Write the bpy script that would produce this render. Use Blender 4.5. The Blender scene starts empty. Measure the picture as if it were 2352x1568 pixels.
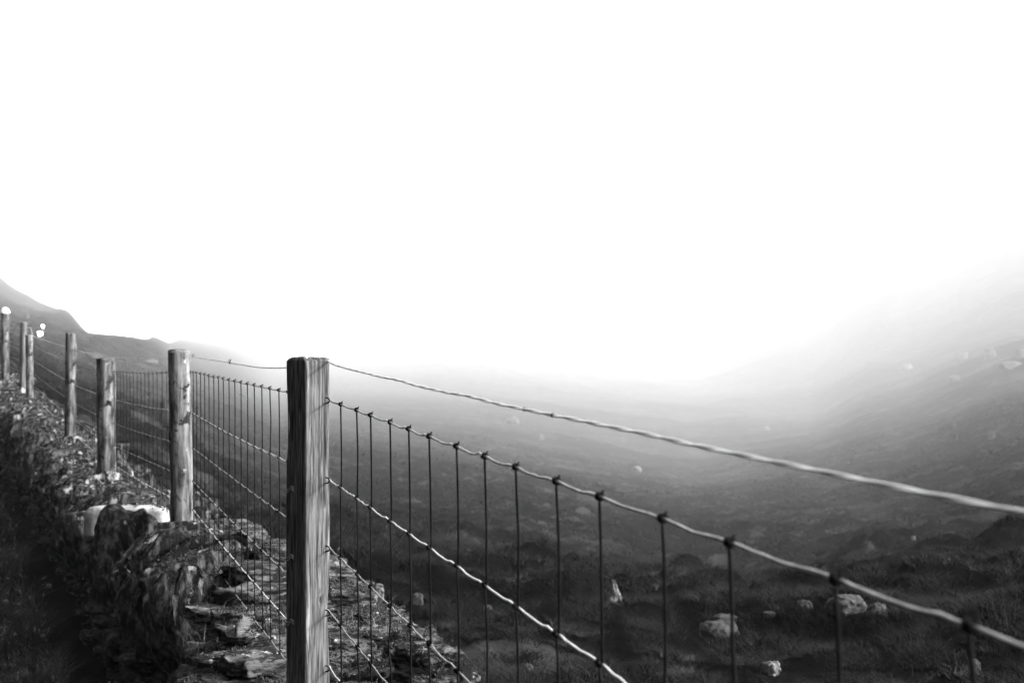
import bpy, math, random
import numpy as np
from mathutils import Vector, Matrix, Euler
from mathutils.bvhtree import BVHTree

random.seed(7); rng = np.random.default_rng(7)
sc = bpy.context.scene
C = sc.collection
R = math.radians
F = 3267.0                      # focal length in photo units (frame 2352 x 1568), horizon at y=784

# ------------------------------------------------------------------ camera, world, sun, exposure
cam = bpy.data.cameras.new('camera'); co = bpy.data.objects.new('camera', cam); C.objects.link(co)
co.location = (0, 0, 0); co.rotation_euler = (R(90), 0, 0)
cam.lens = 50; cam.sensor_width = 36; cam.clip_start = 0.05; cam.clip_end = 9000
cam.dof.use_dof = True; cam.dof.focus_distance = 2.95; cam.dof.aperture_fstop = 11
sc.camera = co

SUN_EL, SUN_AZ = 24, 97         # azimuth clockwise from +Y (view direction)
w = bpy.data.worlds.new('World'); sc.world = w; w.use_nodes = True
nt = w.node_tree; nt.nodes.clear()
sky = nt.nodes.new('ShaderNodeTexSky'); sky.sky_type = 'NISHITA'; sky.sun_disc = False
sky.sun_elevation = R(SUN_EL); sky.sun_rotation = R(SUN_AZ)
sky.air_density = 1.0; sky.dust_density = 6.0; sky.ozone_density = 1.0
bw = nt.nodes.new('ShaderNodeRGBToBW'); bg = nt.nodes.new('ShaderNodeBackground'); out = nt.nodes.new('ShaderNodeOutputWorld')
bg.inputs[1].default_value = 0.10
nt.links.new(sky.outputs[0], bw.inputs[0]); nt.links.new(bw.outputs[0], bg.inputs[0]); nt.links.new(bg.outputs[0], out.inputs[0])
sl = bpy.data.lights.new('sun', 'SUN'); so = bpy.data.objects.new('sun', sl); C.objects.link(so)
sl.energy = 2.4; sl.angle = R(9); sl.color = (1, 1, 1)
sd = Vector((math.sin(R(SUN_AZ)) * math.cos(R(SUN_EL)), math.cos(R(SUN_AZ)) * math.cos(R(SUN_EL)), math.sin(R(SUN_EL))))
so.rotation_euler = sd.to_track_quat('Z', 'Y').to_euler()
so.location = sd * 30
sc.view_settings.view_transform = 'Standard'; sc.view_settings.look = 'None'
sc.view_settings.gamma = 1.0; sc.view_settings.use_curve_mapping = False
sc.view_settings.exposure = 2.8
sc.render.engine = 'CYCLES'
sc.cycles.max_bounces = 6; sc.cycles.diffuse_bounces = 2; sc.cycles.glossy_bounces = 2
sc.cycles.volume_bounces = 2; sc.cycles.transparent_max_bounces = 8
sc.cycles.use_denoising = True
sc.cycles.use_adaptive_sampling = True; sc.cycles.adaptive_threshold = 0.01
HAZE_DENSITY = 1 / 1850.0

# ------------------------------------------------------------------ helpers
def smooth(a, b, x):
    t = np.clip((x - a) / (b - a), 0, 1); return t * t * (3 - 2 * t)

def _h(ix, iy, iz):
    n = (ix * 374761393 + iy * 668265263 + iz * 2147483647 % 1013904223 + iz * 974634777) & 0xffffffff
    n = ((n ^ (n >> 13)) * 1274126177) & 0xffffffff
    return ((n ^ (n >> 16)) & 0xffff) / 65535.0

def vnoise(x, y, z=0.0):
    x, y, z = np.broadcast_arrays(np.asarray(x, float), np.asarray(y, float), np.asarray(z, float))
    ix, iy, iz = np.floor(x).astype(np.int64), np.floor(y).astype(np.int64), np.floor(z).astype(np.int64)
    fx, fy, fz = x - ix, y - iy, z - iz
    fx, fy, fz = [f * f * f * (f * (f * 6 - 15) + 10) for f in (fx, fy, fz)]
    r = 0
    for dx in (0, 1):
        for dy in (0, 1):
            for dz in (0, 1):
                wgt = (fx if dx else 1 - fx) * (fy if dy else 1 - fy) * (fz if dz else 1 - fz)
                r = r + wgt * _h(ix + dx, iy + dy, iz + dz)
    return r * 2 - 1

def fbm(x, y, z=0.0, o=4, g=0.5):
    r, a, t = 0, 1.0, 0
    x, y, z = np.asarray(x, float), np.asarray(y, float), np.asarray(z, float)
    for i in range(o):
        r = r + a * vnoise(x + 17.3 * i, y - 9.1 * i, z + 3.7 * i); t += a
        x, y, z, a = x * 2.03, y * 2.03, z * 2.03, a * g
    return r / t

def mesh(name, v, f, m=None, smooth_=True):
    """f: (n,3) or (n,4) int array, or a list of such arrays"""
    me = bpy.data.meshes.new(name)
    v = np.asarray(v, np.float32); fl = f if isinstance(f, list) else [f]
    fl = [np.asarray(a, np.int32) for a in fl if len(a)]
    idx = np.concatenate([a.ravel() for a in fl])
    tot = np.concatenate([np.full(len(a), a.shape[1], np.int32) for a in fl])
    st = np.concatenate([[0], np.cumsum(tot)[:-1]]).astype(np.int32)
    me.vertices.add(len(v)); me.vertices.foreach_set('co', v.ravel())
    me.loops.add(len(idx)); me.loops.foreach_set('vertex_index', idx)
    me.polygons.add(len(tot)); me.polygons.foreach_set('loop_start', st); me.polygons.foreach_set('loop_total', tot)
    me.update(calc_edges=True); me.validate()
    if smooth_: me.polygons.foreach_set('use_smooth', np.ones(len(me.polygons), bool))
    if m: me.materials.append(m)
    return me

def link(name, me, parent=None, **props):
    o = bpy.data.objects.new(name, me); C.objects.link(o)
    if parent: o.parent = parent
    for k, val in props.items(): o[k] = val
    return o

def empty(name, loc=(0, 0, 0), **props):
    o = bpy.data.objects.new(name, None); C.objects.link(o); o.location = loc
    o.empty_display_size = 0.1
    for k, val in props.items(): o[k] = val
    return o

class MB:
    def __init__(s): s.v = []; s.f = []; s.n = 0
    def add(s, v, f):
        v = np.asarray(v, float); f = np.asarray(f, int)
        s.v.append(v); s.f.append(f + s.n); s.n += len(v)
    def mesh(s, name, m, sm=True):
        q = [a for a in s.f if a.shape[1] == 4]; t = [a for a in s.f if a.shape[1] == 3]
        return mesh(name, np.concatenate(s.v), [np.concatenate(a) for a in (q, t) if a], m, sm)

def tube(P, r, n=6, cap=True):
    P = np.asarray(P, float); k = len(P)
    r = np.broadcast_to(np.asarray(r, float), (k,))
    T = np.gradient(P, axis=0); T /= np.linalg.norm(T, axis=1)[:, None] + 1e-12
    ref = np.array([0, 0, 1.0]) if abs(T[:, 2]).mean() < .8 else np.array([1.0, 0, 0])
    U = np.cross(T, ref); U /= np.linalg.norm(U, axis=1)[:, None] + 1e-12; W = np.cross(T, U)
    a = np.arange(n) / n * 2 * np.pi
    V = P[:, None] + r[:, None, None] * (np.cos(a)[None, :, None] * U[:, None] + np.sin(a)[None, :, None] * W[:, None])
    i = np.arange(k - 1)[:, None] * n; j = np.arange(n)[None]
    f = np.stack([i + j, i + (j + 1) % n, i + n + (j + 1) % n, i + n + j], -1).reshape(-1, 4)
    V = V.reshape(-1, 3)
    if cap:
        V = np.concatenate([V, P[:1], P[-1:]]); c0, c1 = k * n, k * n + 1
        jj = np.arange(n)
        e0 = np.stack([np.full(n, c0), (jj + 1) % n, jj, jj], -1)[:, [0, 1, 2]]
        e1 = np.stack([np.full(n, c1), (k - 1) * n + jj, (k - 1) * n + (jj + 1) % n], -1)
        return V, f, np.concatenate([e0, e1])
    return V, f, np.zeros((0, 3), int)

def add_tube(mb, P, r, n=6):
    V, f, e = tube(P, r, n); b = mb.n
    mb.v.append(V); mb.f.append(f + b); mb.f.append(e + b); mb.n += len(V)

# ------------------------------------------------------------------ materials
def mat(name, lo, hi, rough=.8, scale=4.0, stretch=(1, 1, 1), detail=8, bump=.3, bscale=None, metal=0,
        coord='Object', lo_pos=.35, hi_pos=.7, patch=None, spec=.3, bdist=.02):
    """grey noise material; patch = (scale, threshold, value) adds a second tone in blotches"""
    m = bpy.data.materials.new(name); m.use_nodes = True; t = m.node_tree; N = t.nodes; L = t.links
    b = N['Principled BSDF']; b.inputs['Roughness'].default_value = rough; b.inputs['Metallic'].default_value = metal
    b.inputs['Specular IOR Level'].default_value = spec
    if coord == 'World': src = N.new('ShaderNodeNewGeometry').outputs['Position']
    else: src = N.new('ShaderNodeTexCoord').outputs[coord]
    mp = N.new('ShaderNodeMapping'); mp.inputs['Scale'].default_value = stretch; L.new(src, mp.inputs[0])
    n = N.new('ShaderNodeTexNoise'); n.inputs['Scale'].default_value = scale; n.inputs['Detail'].default_value = detail
    n.inputs['Roughness'].default_value = .62
    L.new(mp.outputs[0], n.inputs['Vector'])
    cr = N.new('ShaderNodeValToRGB'); cr.color_ramp.elements[0].position = lo_pos; cr.color_ramp.elements[1].position = hi_pos
    cr.color_ramp.elements[0].color = (lo, lo, lo, 1); cr.color_ramp.elements[1].color = (hi, hi, hi, 1)
    L.new(n.outputs[0], cr.inputs[0]); col = cr.outputs[0]
    for p in (patch or []):
        n2 = N.new('ShaderNodeTexNoise'); n2.inputs['Scale'].default_value = p[0]; n2.inputs['Detail'].default_value = 6
        n2.inputs['Roughness'].default_value = .65
        L.new(mp.outputs[0] if len(p) > 3 else src, n2.inputs['Vector'])
        r2 = N.new('ShaderNodeValToRGB'); r2.color_ramp.elements[0].position = p[1]; r2.color_ramp.elements[1].position = p[1] + .05
        L.new(n2.outputs[0], r2.inputs[0])
        mx = N.new('ShaderNodeMix'); mx.data_type = 'RGBA'; mx.inputs[7].default_value = (p[2], p[2], p[2], 1)
        L.new(r2.outputs[0], mx.inputs[0]); L.new(col, mx.inputs[6]); col = mx.outputs[2]
    L.new(col, b.inputs['Base Color'])
    if bump:
        n3 = N.new('ShaderNodeTexNoise'); n3.inputs['Scale'].default_value = bscale or scale * 3; n3.inputs['Detail'].default_value = 8
        n3.inputs['Roughness'].default_value = .7
        L.new(mp.outputs[0], n3.inputs['Vector'])
        bp = N.new('ShaderNodeBump'); bp.inputs['Strength'].default_value = bump; bp.inputs['Distance'].default_value = bdist
        L.new(n3.outputs[0], bp.inputs['Height']); L.new(bp.outputs[0], b.inputs['Normal'])
    return m

M = {}
M['ground'] = mat('heath_ground', .001, .007, rough=1, scale=.8, coord='World', bump=1, bscale=5, bdist=.15, lo_pos=.38, hi_pos=.66, patch=[(2.6, .60, .014), (.09, .54, .02), (.3, .58, .03), (.8, .58, .002), (9, .66, .02)], spec=.0)
M['heather'] = mat('heather_blades', .001, .010, rough=.9, scale=.9, coord='World', bump=0, lo_pos=.40, hi_pos=.66, patch=[(1.7, .60, .032), (6, .64, .06)], spec=.15)
M['verge'] = mat('verge_blades', .008, .07, rough=.8, scale=2.5, coord='World', bump=0, lo_pos=.4, hi_pos=.7, patch=[(14, .59, .25)], spec=.08)
M['stone'] = mat('slate_stone', .002, .09, rough=.85, scale=17, lo_pos=.46, hi_pos=.62, stretch=(1, 1, 3.5), coord='World', bump=1, bscale=26, bdist=.045,
                 patch=[(7, .60, .16), (16, .64, .36), (5, .60, .008)], spec=.14)
M['coping'] = mat('coping_stone', .002, .10, rough=.85, scale=16, lo_pos=.47, hi_pos=.62, stretch=(2.2, 2.2, 1), coord='World', bump=1, bscale=30, bdist=.045,
                  patch=[(3.5, .60, .12, 1), (7, .58, .36, 1), (6, .58, .006)], spec=.12)
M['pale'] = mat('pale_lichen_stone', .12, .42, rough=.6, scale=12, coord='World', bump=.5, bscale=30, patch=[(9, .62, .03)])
M['slab'] = mat('flat_slab', .003, .13, rough=.85, scale=17, lo_pos=.46, hi_pos=.61, stretch=(1, 1, 5), coord='World', bump=1, bscale=22, bdist=.045,
                patch=[(9, .59, .18), (24, .61, .5), (6, .56, .006)], spec=.14)  # pale blotches: lichen, brightened to paint highlights into the colour
M['core'] = mat('rubble', .005, .02, rough=1, scale=8, coord='World', bump=.6)
M['moss'] = mat('moss', .003, .03, rough=.4, scale=22, coord='World', bump=0, patch=[(60, .64, .16)], spec=.25)  # pale specks in the colour stand in for sparkling highlights
M['boulder'] = mat('field_boulder', .010, .042, rough=.7, scale=3, coord='Object', bump=.8, bscale=9, bdist=.05)
M['bright_boulder'] = mat('bright_field_boulder', .04, .13, rough=.6, scale=3, coord='Object', bump=.6, bscale=9, bdist=.05)
M['wood_square'] = mat('sawn_post_wood', .006, .085, rough=.75, scale=190, stretch=(1, 1, .06), bump=.9, bscale=90, bdist=.004, lo_pos=.41, hi_pos=.60,
                       patch=[(60, .62, .15, 1), (70, .58, .03, 1), (7, .68, .06)])
M['wood'] = mat('round_post_wood', .010, .20, rough=.8, scale=30, stretch=(1, 1, .16), bump=.9, bscale=45, bdist=.008, lo_pos=.38, hi_pos=.66,
                patch=[(16, .56, .012), (26, .64, .28), (9, .60, .02)], spec=.1)
M['wood_dark'] = mat('dark_post_wood', .03, .15, rough=.85, scale=30, stretch=(1, 1, .14), bump=.9, bscale=45, bdist=.008)
M['galv'] = mat('galvanised_wire', .16, .45, rough=.42, scale=60, bump=.35, bscale=220, metal=1, coord='World', bdist=.002)
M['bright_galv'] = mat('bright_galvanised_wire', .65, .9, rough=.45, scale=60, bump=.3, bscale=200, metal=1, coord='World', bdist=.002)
M['rust'] = mat('dark_wire', .002, .006, rough=.8, scale=80, bump=.3, bscale=200, metal=0, coord='World', bdist=.002, spec=.04)
M['cap'] = mat('white_paint', .7, .82, rough=.5, scale=6, bump=.1)
M['car'] = mat('car_paint', .25, .3, rough=.3, scale=3, bump=0, spec=.5)
M['rubber'] = mat('rubber', .02, .03, rough=.8, bump=0)
M['glass'] = mat('dark_glass', .02, .03, rough=.1, bump=0, spec=.6)
def emis(name, s):
    m = bpy.data.materials.new(name); m.use_nodes = True; b = m.node_tree.nodes['Principled BSDF']
    b.inputs['Base Color'].default_value = (.8, .8, .8, 1); b.inputs['Emission Color'].default_value = (1, 1, 1, 1); b.inputs['Emission Strength'].default_value = s
    return m
M['lamp'] = emis('lit_lamp', 25)
M['lamp_weak'] = emis('lit_headlight', 12)

# ------------------------------------------------------------------ terrain
def az_px(x): return math.atan((x - 1176) / F)
COLS = [
 (R(-180), [(3,-1.5),(60,-2),(5500,20)]),
 (R(-60), [(3,-1.4),(30,-.5),(100,8),(250,25),(5500,40)]),
 (R(-30), [(3,-1.4),(30,-.6),(100,2),(300,12),(600,30),(5500,0)]),
 (az_px(-20), [(3,-1.4),(16,-1.3),(20,-1.1),(30,-.7),(60,-.2),(120,.6),(250,6),(450,15),(900,41),(1100,44),(1600,10),(5500,-60)]),
 (az_px(50), [(3,-1.4),(16,-1.3),(30,-.9),(60,-.6),(120,0),(250,4),(450,11),(800,26.7),(950,27),(1400,0),(5500,-60)]),
 (az_px(100), [(3,-1.4),(16,-1.3),(30,-1),(60,-1),(100,-1.2),(200,1.5),(450,9),(680,17.5),(800,17.8),(1200,0),(5500,-60)]),
 (az_px(150), [(3,-1.4),(16,-1.3),(30,-1.1),(60,-1.4),(100,-1.6),(200,1),(300,4),(560,12.2),(660,12.2),(1000,-5),(5500,-60)]),
 (az_px(205), [(3,-1.3),(16,-1.3),(30,-1.3),(60,-1.8),(100,-2.4),(160,-1),(230,.9),(300,1.5),(480,2.6),(600,2.6),(900,-12),(5500,-60)]),
 (az_px(300), [(3,-1.3),(12,-1.3),(32,-1.6),(60,-2.4),(100,-3.5),(190,-3.3),(225,-1.1),(265,.9),(400,1.1),(800,-12),(5500,-60)]),
 (az_px(350), [(3,-1.3),(12,-1.35),(32,-1.8),(60,-2.7),(100,-3.9),(190,-4.2),(270,-.5),(440,.9),(570,2.1),(650,2),(1000,-10),(5500,-60)]),
 (az_px(410), [(3,-1.3),(12,-1.4),(32,-2.0),(60,-3.0),(130,-4.8),(235,-6),(400,-5),(600,-2),(900,1.6),(1200,1.8),(5500,-60)]),
 (az_px(500), [(3,-1.3),(12,-1.45),(32,-2.6),(80,-5.3),(160,-7),(240,-8.5),(480,-9.5),(780,-4.5),(1050,-1.5),(1500,3),(2200,4),(5500,10)]),
 (az_px(650), [(3,-1.3),(12,-1.5),(40,-3.9),(130,-8.6),(310,-15.5),(680,-23),(1000,-19),(1400,-7),(2500,30),(5500,60)]),
 (az_px(1000), [(4,-1.2),(6,-1.3),(12,-1.85),(25,-3.2),(65,-6.3),(110,-9.2),(165,-12.7),(350,-19.6),(690,-24),(900,-18.5),(1300,-5),(2500,40),(5500,120)]),
 (az_px(1600), [(3,-1.2),(5,-1.25),(9,-1.6),(15,-2.3),(60,-7.6),(100,-11.4),(150,-15.6),(220,-21.3),(360,-27.8),(580,-32.5),(900,-33),(1400,-25),(3000,60),(5500,160)]),
 (az_px(1850), [(3,-1.2),(5,-1.25),(9,-1.55),(15,-2.3),(60,-7.2),(133,-12.9),(268,-20.5),(577,-31.6),(805,-28),(1000,-14),(1500,40),(2500,120),(5500,200)]),
 (az_px(2020), [(3,-1.2),(5,-1.25),(9,-1.5),(15,-2.3),(35,-4.4),(95,-9.4),(175,-13.6),(310,-17.3),(535,-18.2),(747,-9.6),(880,7),(1000,29),(1500,100),(5500,250)]),
 (az_px(2370), [(3,-1.2),(5,-1.2),(9,-1.4),(18,-2.1),(50,-4.9),(75,-6.1),(133,-7.9),(310,-7.2),(610,5),(780,31),(1000,72),(1400,140),(2500,240),(5500,280)]),
 (R(32), [(3,-1.2),(10,-1.5),(18,-2),(60,-4),(165,-6),(600,30),(1500,160),(5500,280)]),
 (R(70), [(3,-1.2),(10,-1.5),(30,-3),(100,-4),(600,15),(1500,90),(5500,200)]),
 (R(180), [(3,-1.5),(60,-2),(5500,20)]),
]
ND = 260
LD = np.linspace(math.log(2), math.log(5600), ND)
AZS = np.array([c[0] for c in COLS])
TAB = np.array([np.interp(LD, [math.log(p[0]) for p in c[1]], [p[1] for p in c[1]]) for c in COLS])
_k = np.exp(-np.linspace(-2, 2, 13) ** 2); _k /= _k.sum()
TAB = np.array([np.convolve(np.pad(r, 6, mode='edge'), _k, 'valid') for r in TAB])

def table_z(X, Y):
    d = np.hypot(X, Y); az = np.arctan2(X, Y)
    q = np.clip((np.log(np.maximum(d, 2)) - LD[0]) / (LD[-1] - LD[0]) * (ND - 1), 0, ND - 1.001)
    qi = q.astype(int); qf = q - qi
    c = np.clip(np.searchsorted(AZS, az) - 1, 0, len(AZS) - 2)
    t = np.clip((az - AZS[c]) / (AZS[c + 1] - AZS[c]), 0, 1); t = t * t * (3 - 2 * t) * .5 + t * .5
    g = lambda a: TAB[a, qi] * (1 - qf) + TAB[a, qi + 1] * qf
    return g(c) * (1 - t) + g(c + 1) * t

# centre line of the wall (X, depth) and the height of the verge beside it
PL = np.array([(1.4, -3), (.55, .2), (-.43, 2.94), (-1.40, 5.76), (-2.45, 8.45), (-3.45, 11), (-5.38, 15.5), (-6.6, 18.5), (-12, 31), (-24, 56), (-60, 120), (-150, 250), (-700, 800)], float)
PZ = np.array([-1.5, -1.5, -1.5, -1.5, -1.5, -1.5, -1.3, -1.15, -.7, -.2, 2, 6, 35])
def side(X, Y):
    """signed distance to the wall line (positive on the left) and verge height there"""
    best = np.full(np.shape(X), 1e9); sg = np.zeros(np.shape(X)); bz = np.zeros(np.shape(X))
    for i in range(len(PL) - 1):
        a, b = PL[i], PL[i + 1]; e = b - a; l2 = e @ e
        t = np.clip(((X - a[0]) * e[0] + (Y - a[1]) * e[1]) / l2, 0, 1)
        dx, dy = X - a[0] - t * e[0], Y - a[1] - t * e[1]; d = np.hypot(dx, dy)
        s = np.where(e[0] * dy - e[1] * dx > 0, 1, -1)
        m = d < best
        best = np.where(m, d, best); sg = np.where(m, s, sg); bz = np.where(m, PZ[i] * (1 - t) + PZ[i + 1] * t, bz)
    return best * sg, bz

def height(X, Y, detail=True):
    X = np.asarray(X, float); Y = np.asarray(Y, float)
    d = np.hypot(X, Y)
    zr = table_z(X, Y)
    if detail:
        zr = zr + fbm(X * .9, Y * .9, 1, 5, .62) * .26 * smooth(3, 9, d)
        wx, wy = X + .5 * vnoise(X * 1.3, Y * 1.3, 40), Y + .5 * vnoise(X * 1.3, Y * 1.3, 41)
        zr = zr + (np.abs(vnoise(wx * 1.1, wy * 1.1, 6)) * .24 + np.abs(vnoise(wx * 2.6, wy * 2.6, 7)) * .10 - .1) * smooth(4, 9, d)
        zr = zr - np.abs(fbm(X * .30 + Y * .12, Y * .42, 5, 3, .5)) * .9 * smooth(9, 26, d)
        zr = zr + fbm(X * .06, Y * .06, 9, 4, .55) * .8 * smooth(40, 140, d) * (.4 + .6 * smooth(-40, 0, X))
        zr = zr + fbm(X * .009, Y * .009, 12, 5, .55) * 9 * smooth(300, 1200, d) * (.1 + .9 * smooth(-20, 250, X))
        zr = zr + fbm(X * .025, Y * .025, 15, 4, .6) * 3.0 * smooth(120, 400, d) * smooth(-60, 60, X)
    u, vz = side(X, Y)
    shade_bank = np.maximum(u - 4.3, 0)  # unseen bank, added close and steep to block sky light from the left
    zl = vz + 30 * (1 - np.exp(-shade_bank * .11)) + np.where(u > 2.8, 0, .10 * smooth(.45, 1.6, u))
    if detail: zl = zl + fbm(X * 1.3, Y * 1.3, 3, 3) * .05 + fbm(X * .2, Y * .2, 4, 4) * 1.5 * smooth(5, 12, u)
    wd = .15 + np.maximum(Y - 25, 0) * .15
    wl = smooth(-1, 1, u / wd) * np.where(Y < -1, 1, 1)
    return zr * (1 - wl) + zl * wl

def ray_ground(px, py):
    """where the line of sight through photo pixel (px,py) meets the ground"""
    dx, dz = (px - 1176) / F, (784 - py) / F
    D = np.exp(np.linspace(math.log(3.5), math.log(1500), 6000))
    h = height(D * dx, D, True); below = np.nonzero(D * dz < h)[0]
    i = below[0] if len(below) else len(D) - 1
    return float(D[i] * dx), float(D[i]), float(h[i])

az = np.concatenate([np.linspace(-180, -27, 70, endpoint=False), np.linspace(-27, 27, 300, endpoint=False), np.linspace(27, 180, 70)])[:-1]
azr = np.radians(az); rr = np.exp(np.linspace(math.log(1.2), math.log(5400), 680))
A, D = np.meshgrid(azr, rr); GX, GY = D * np.sin(A), D * np.cos(A); GZ = height(GX, GY)
na = len(azr); nr = len(rr)
V = np.stack([GX, GY, GZ], -1).reshape(-1, 3)
i = np.arange(nr - 1)[:, None] * na; j = np.arange(na)[None]
Fq = np.stack([i + j, i + na + j, i + na + (j + 1) % na, i + (j + 1) % na], -1).reshape(-1, 4)[:, ::-1]
V = np.concatenate([V, [[0, 0, -1.5]]]); c = len(V) - 1
jj = np.arange(na); Ft = np.stack([np.full(na, c), jj, (jj + 1) % na], -1)[:, ::-1]
g = link('hillside', mesh('hillside', V, [Fq, Ft], M['ground']), kind='structure',
         label='dark rough moorland falling away from the wall into a foggy valley')

# ------------------------------------------------------------------ grass and heather
def blades(P, h, wdt, lean, segs, m, name):
    """P (n,3); one curved blade per point, 1 or 3 triangles each"""
    n = len(P); a = rng.uniform(0, 2 * np.pi, n)
    s = np.stack([np.cos(a), np.sin(a), np.zeros(n)], -1) * wdt[:, None] * .5
    b = rng.uniform(0, 2 * np.pi, n)
    l = np.stack([np.cos(b), np.sin(b), np.zeros(n)], -1) * (h * lean)[:, None]
    up = np.zeros((n, 3)); up[:, 2] = h
    base0, base1 = P - s, P + s
    if segs == 1:
        v = np.stack([base0, base1, P + up + l], 1).reshape(-1, 3); k = np.arange(n)[:, None] * 3
        f = k + np.array([[0, 1, 2]])
    else:
        mid = P + up * .55 + l * .25
        v = np.stack([base0, base1, mid + s * .75, mid - s * .75, P + up * .95 + l], 1).reshape(-1, 3); k = np.arange(n) * 5
        f = np.concatenate([np.stack([k, k + 1, k + 2], -1), np.stack([k, k + 2, k + 3], -1), np.stack([k + 3, k + 2, k + 4], -1)])
    return v, f

def scatter(n, a0, a1, d0, d1):
    a = rng.uniform(R(a0), R(a1), n); d = np.sqrt(rng.uniform(d0 * d0, d1 * d1, n))
    return d * np.sin(a), d * np.cos(a)

mb = MB()
for (n, a0, a1, d0, d1, hh, ww, segs) in ((150000, -12, 24, 3.6, 8, .085, .004, 2), (180000, -17, 23, 8, 16, .07, .007, 2),
                                    (190000, -19, 22, 16, 35, .08, .015, 1), (150000, -21, 22, 35, 90, .11, .045, 1), (90000, -21, 22, 90, 260, .22, .16, 1)):
    X, Y = scatter(n, a0, a1, d0, d1)
    # clumps: pull points toward random centres so that tufts and gaps show
    cs = .35 if d1 < 20 else (.9 if d1 < 100 else 2.5)
    gx, gy = np.round(X / cs), np.round(Y / cs)
    cx = (gx + (_h(gx.astype(np.int64), gy.astype(np.int64), np.int64(3)) - .5) * .9) * cs
    cy = (gy + (_h(gx.astype(np.int64), gy.astype(np.int64), np.int64(5)) - .5) * .9) * cs
    pull = rng.uniform(.1, .65, n); X, Y = X + (cx - X) * pull, Y + (cy - Y) * pull
    u, _ = side(X, Y)
    k = ((u < -.62) | (Y > 60)) & (fbm(X * 1.1, Y * 1.1, 21, 3) > -.55 + .35 * rng.random(n))
    X, Y = X[k], Y[k]; n = len(X)
    Z = height(X, Y) - .02
    s = (.55 + .9 * rng.random(n)) * (.75 + .6 * fbm(X * .8, Y * .8, 31, 2))
    v, f = blades(np.stack([X, Y, Z], -1), hh * s, ww * (.6 + .8 * rng.random(n)), rng.uniform(.3, 1.8, n), segs, None, '')
    mb.add(v, f)
link('heather', mb.mesh('heather', M['heather'], False), kind='stuff', label='dark heather and rough grass tufts over the slope below the fence')

mb = MB()
for (n, d0, d1, hh, ww) in ((90000, 3.2, 8, .13, .005), (90000, 8, 20, .16, .009)):
    X, Y = scatter(n, -34, -10, d0, d1); u, _ = side(X, Y)
    k = (u > .36) & (u < 2.8); X, Y, u = X[k], Y[k], u[k]
    k = fbm(X * 3, Y * 3, 8, 3) > -.25 + .3 * rng.random(len(X)); X, Y = X[k], Y[k]; n = len(X)
    Z = height(X, Y) - .01
    s = .5 + rng.random(n) * (1 + fbm(X * 2, Y * 2, 11, 2))
    v, f = blades(np.stack([X, Y, Z], -1), hh * s, ww * (.6 + .8 * rng.random(n)), rng.uniform(.2, 1.4, n), 2, None, '')
    mb.add(v, f)
link('verge_grass', mb.mesh('verge_grass', M['verge'], False), kind='stuff', label='dark tangled grass on the verge left of the wall')

# ------------------------------------------------------------------ stones
def box_grid(nx, ny, nz):
    """closed box surface from -1 to 1 with welded verts"""
    vid = {}; vs = []; fs = []
    def vert(i, j, k):
        key = (i, j, k)
        if key not in vid: vid[key] = len(vs); vs.append((2 * i / nx - 1, 2 * j / ny - 1, 2 * k / nz - 1))
        return vid[key]
    for i in range(nx):
        for j in range(ny):
            fs.append((vert(i, j, 0), vert(i, j + 1, 0), vert(i + 1, j + 1, 0), vert(i + 1, j, 0)))
            fs.append((vert(i, j, nz), vert(i + 1, j, nz), vert(i + 1, j + 1, nz), vert(i, j + 1, nz)))
    for i in range(nx):
        for k in range(nz):
            fs.append((vert(i, 0, k), vert(i + 1, 0, k), vert(i + 1, 0, k + 1), vert(i, 0, k + 1)))
            fs.append((vert(i, ny, k), vert(i, ny, k + 1), vert(i + 1, ny, k + 1), vert(i + 1, ny, k)))
    for j in range(ny):
        for k in range(nz):
            fs.append((vert(0, j, k), vert(0, j, k + 1), vert(0, j + 1, k + 1), vert(0, j + 1, k)))
            fs.append((vert(nx, j, k), vert(nx, j + 1, k), vert(nx, j + 1, k + 1), vert(nx, j, k + 1)))
    return np.array(vs), np.array(fs)
GRIDS = {}
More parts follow.
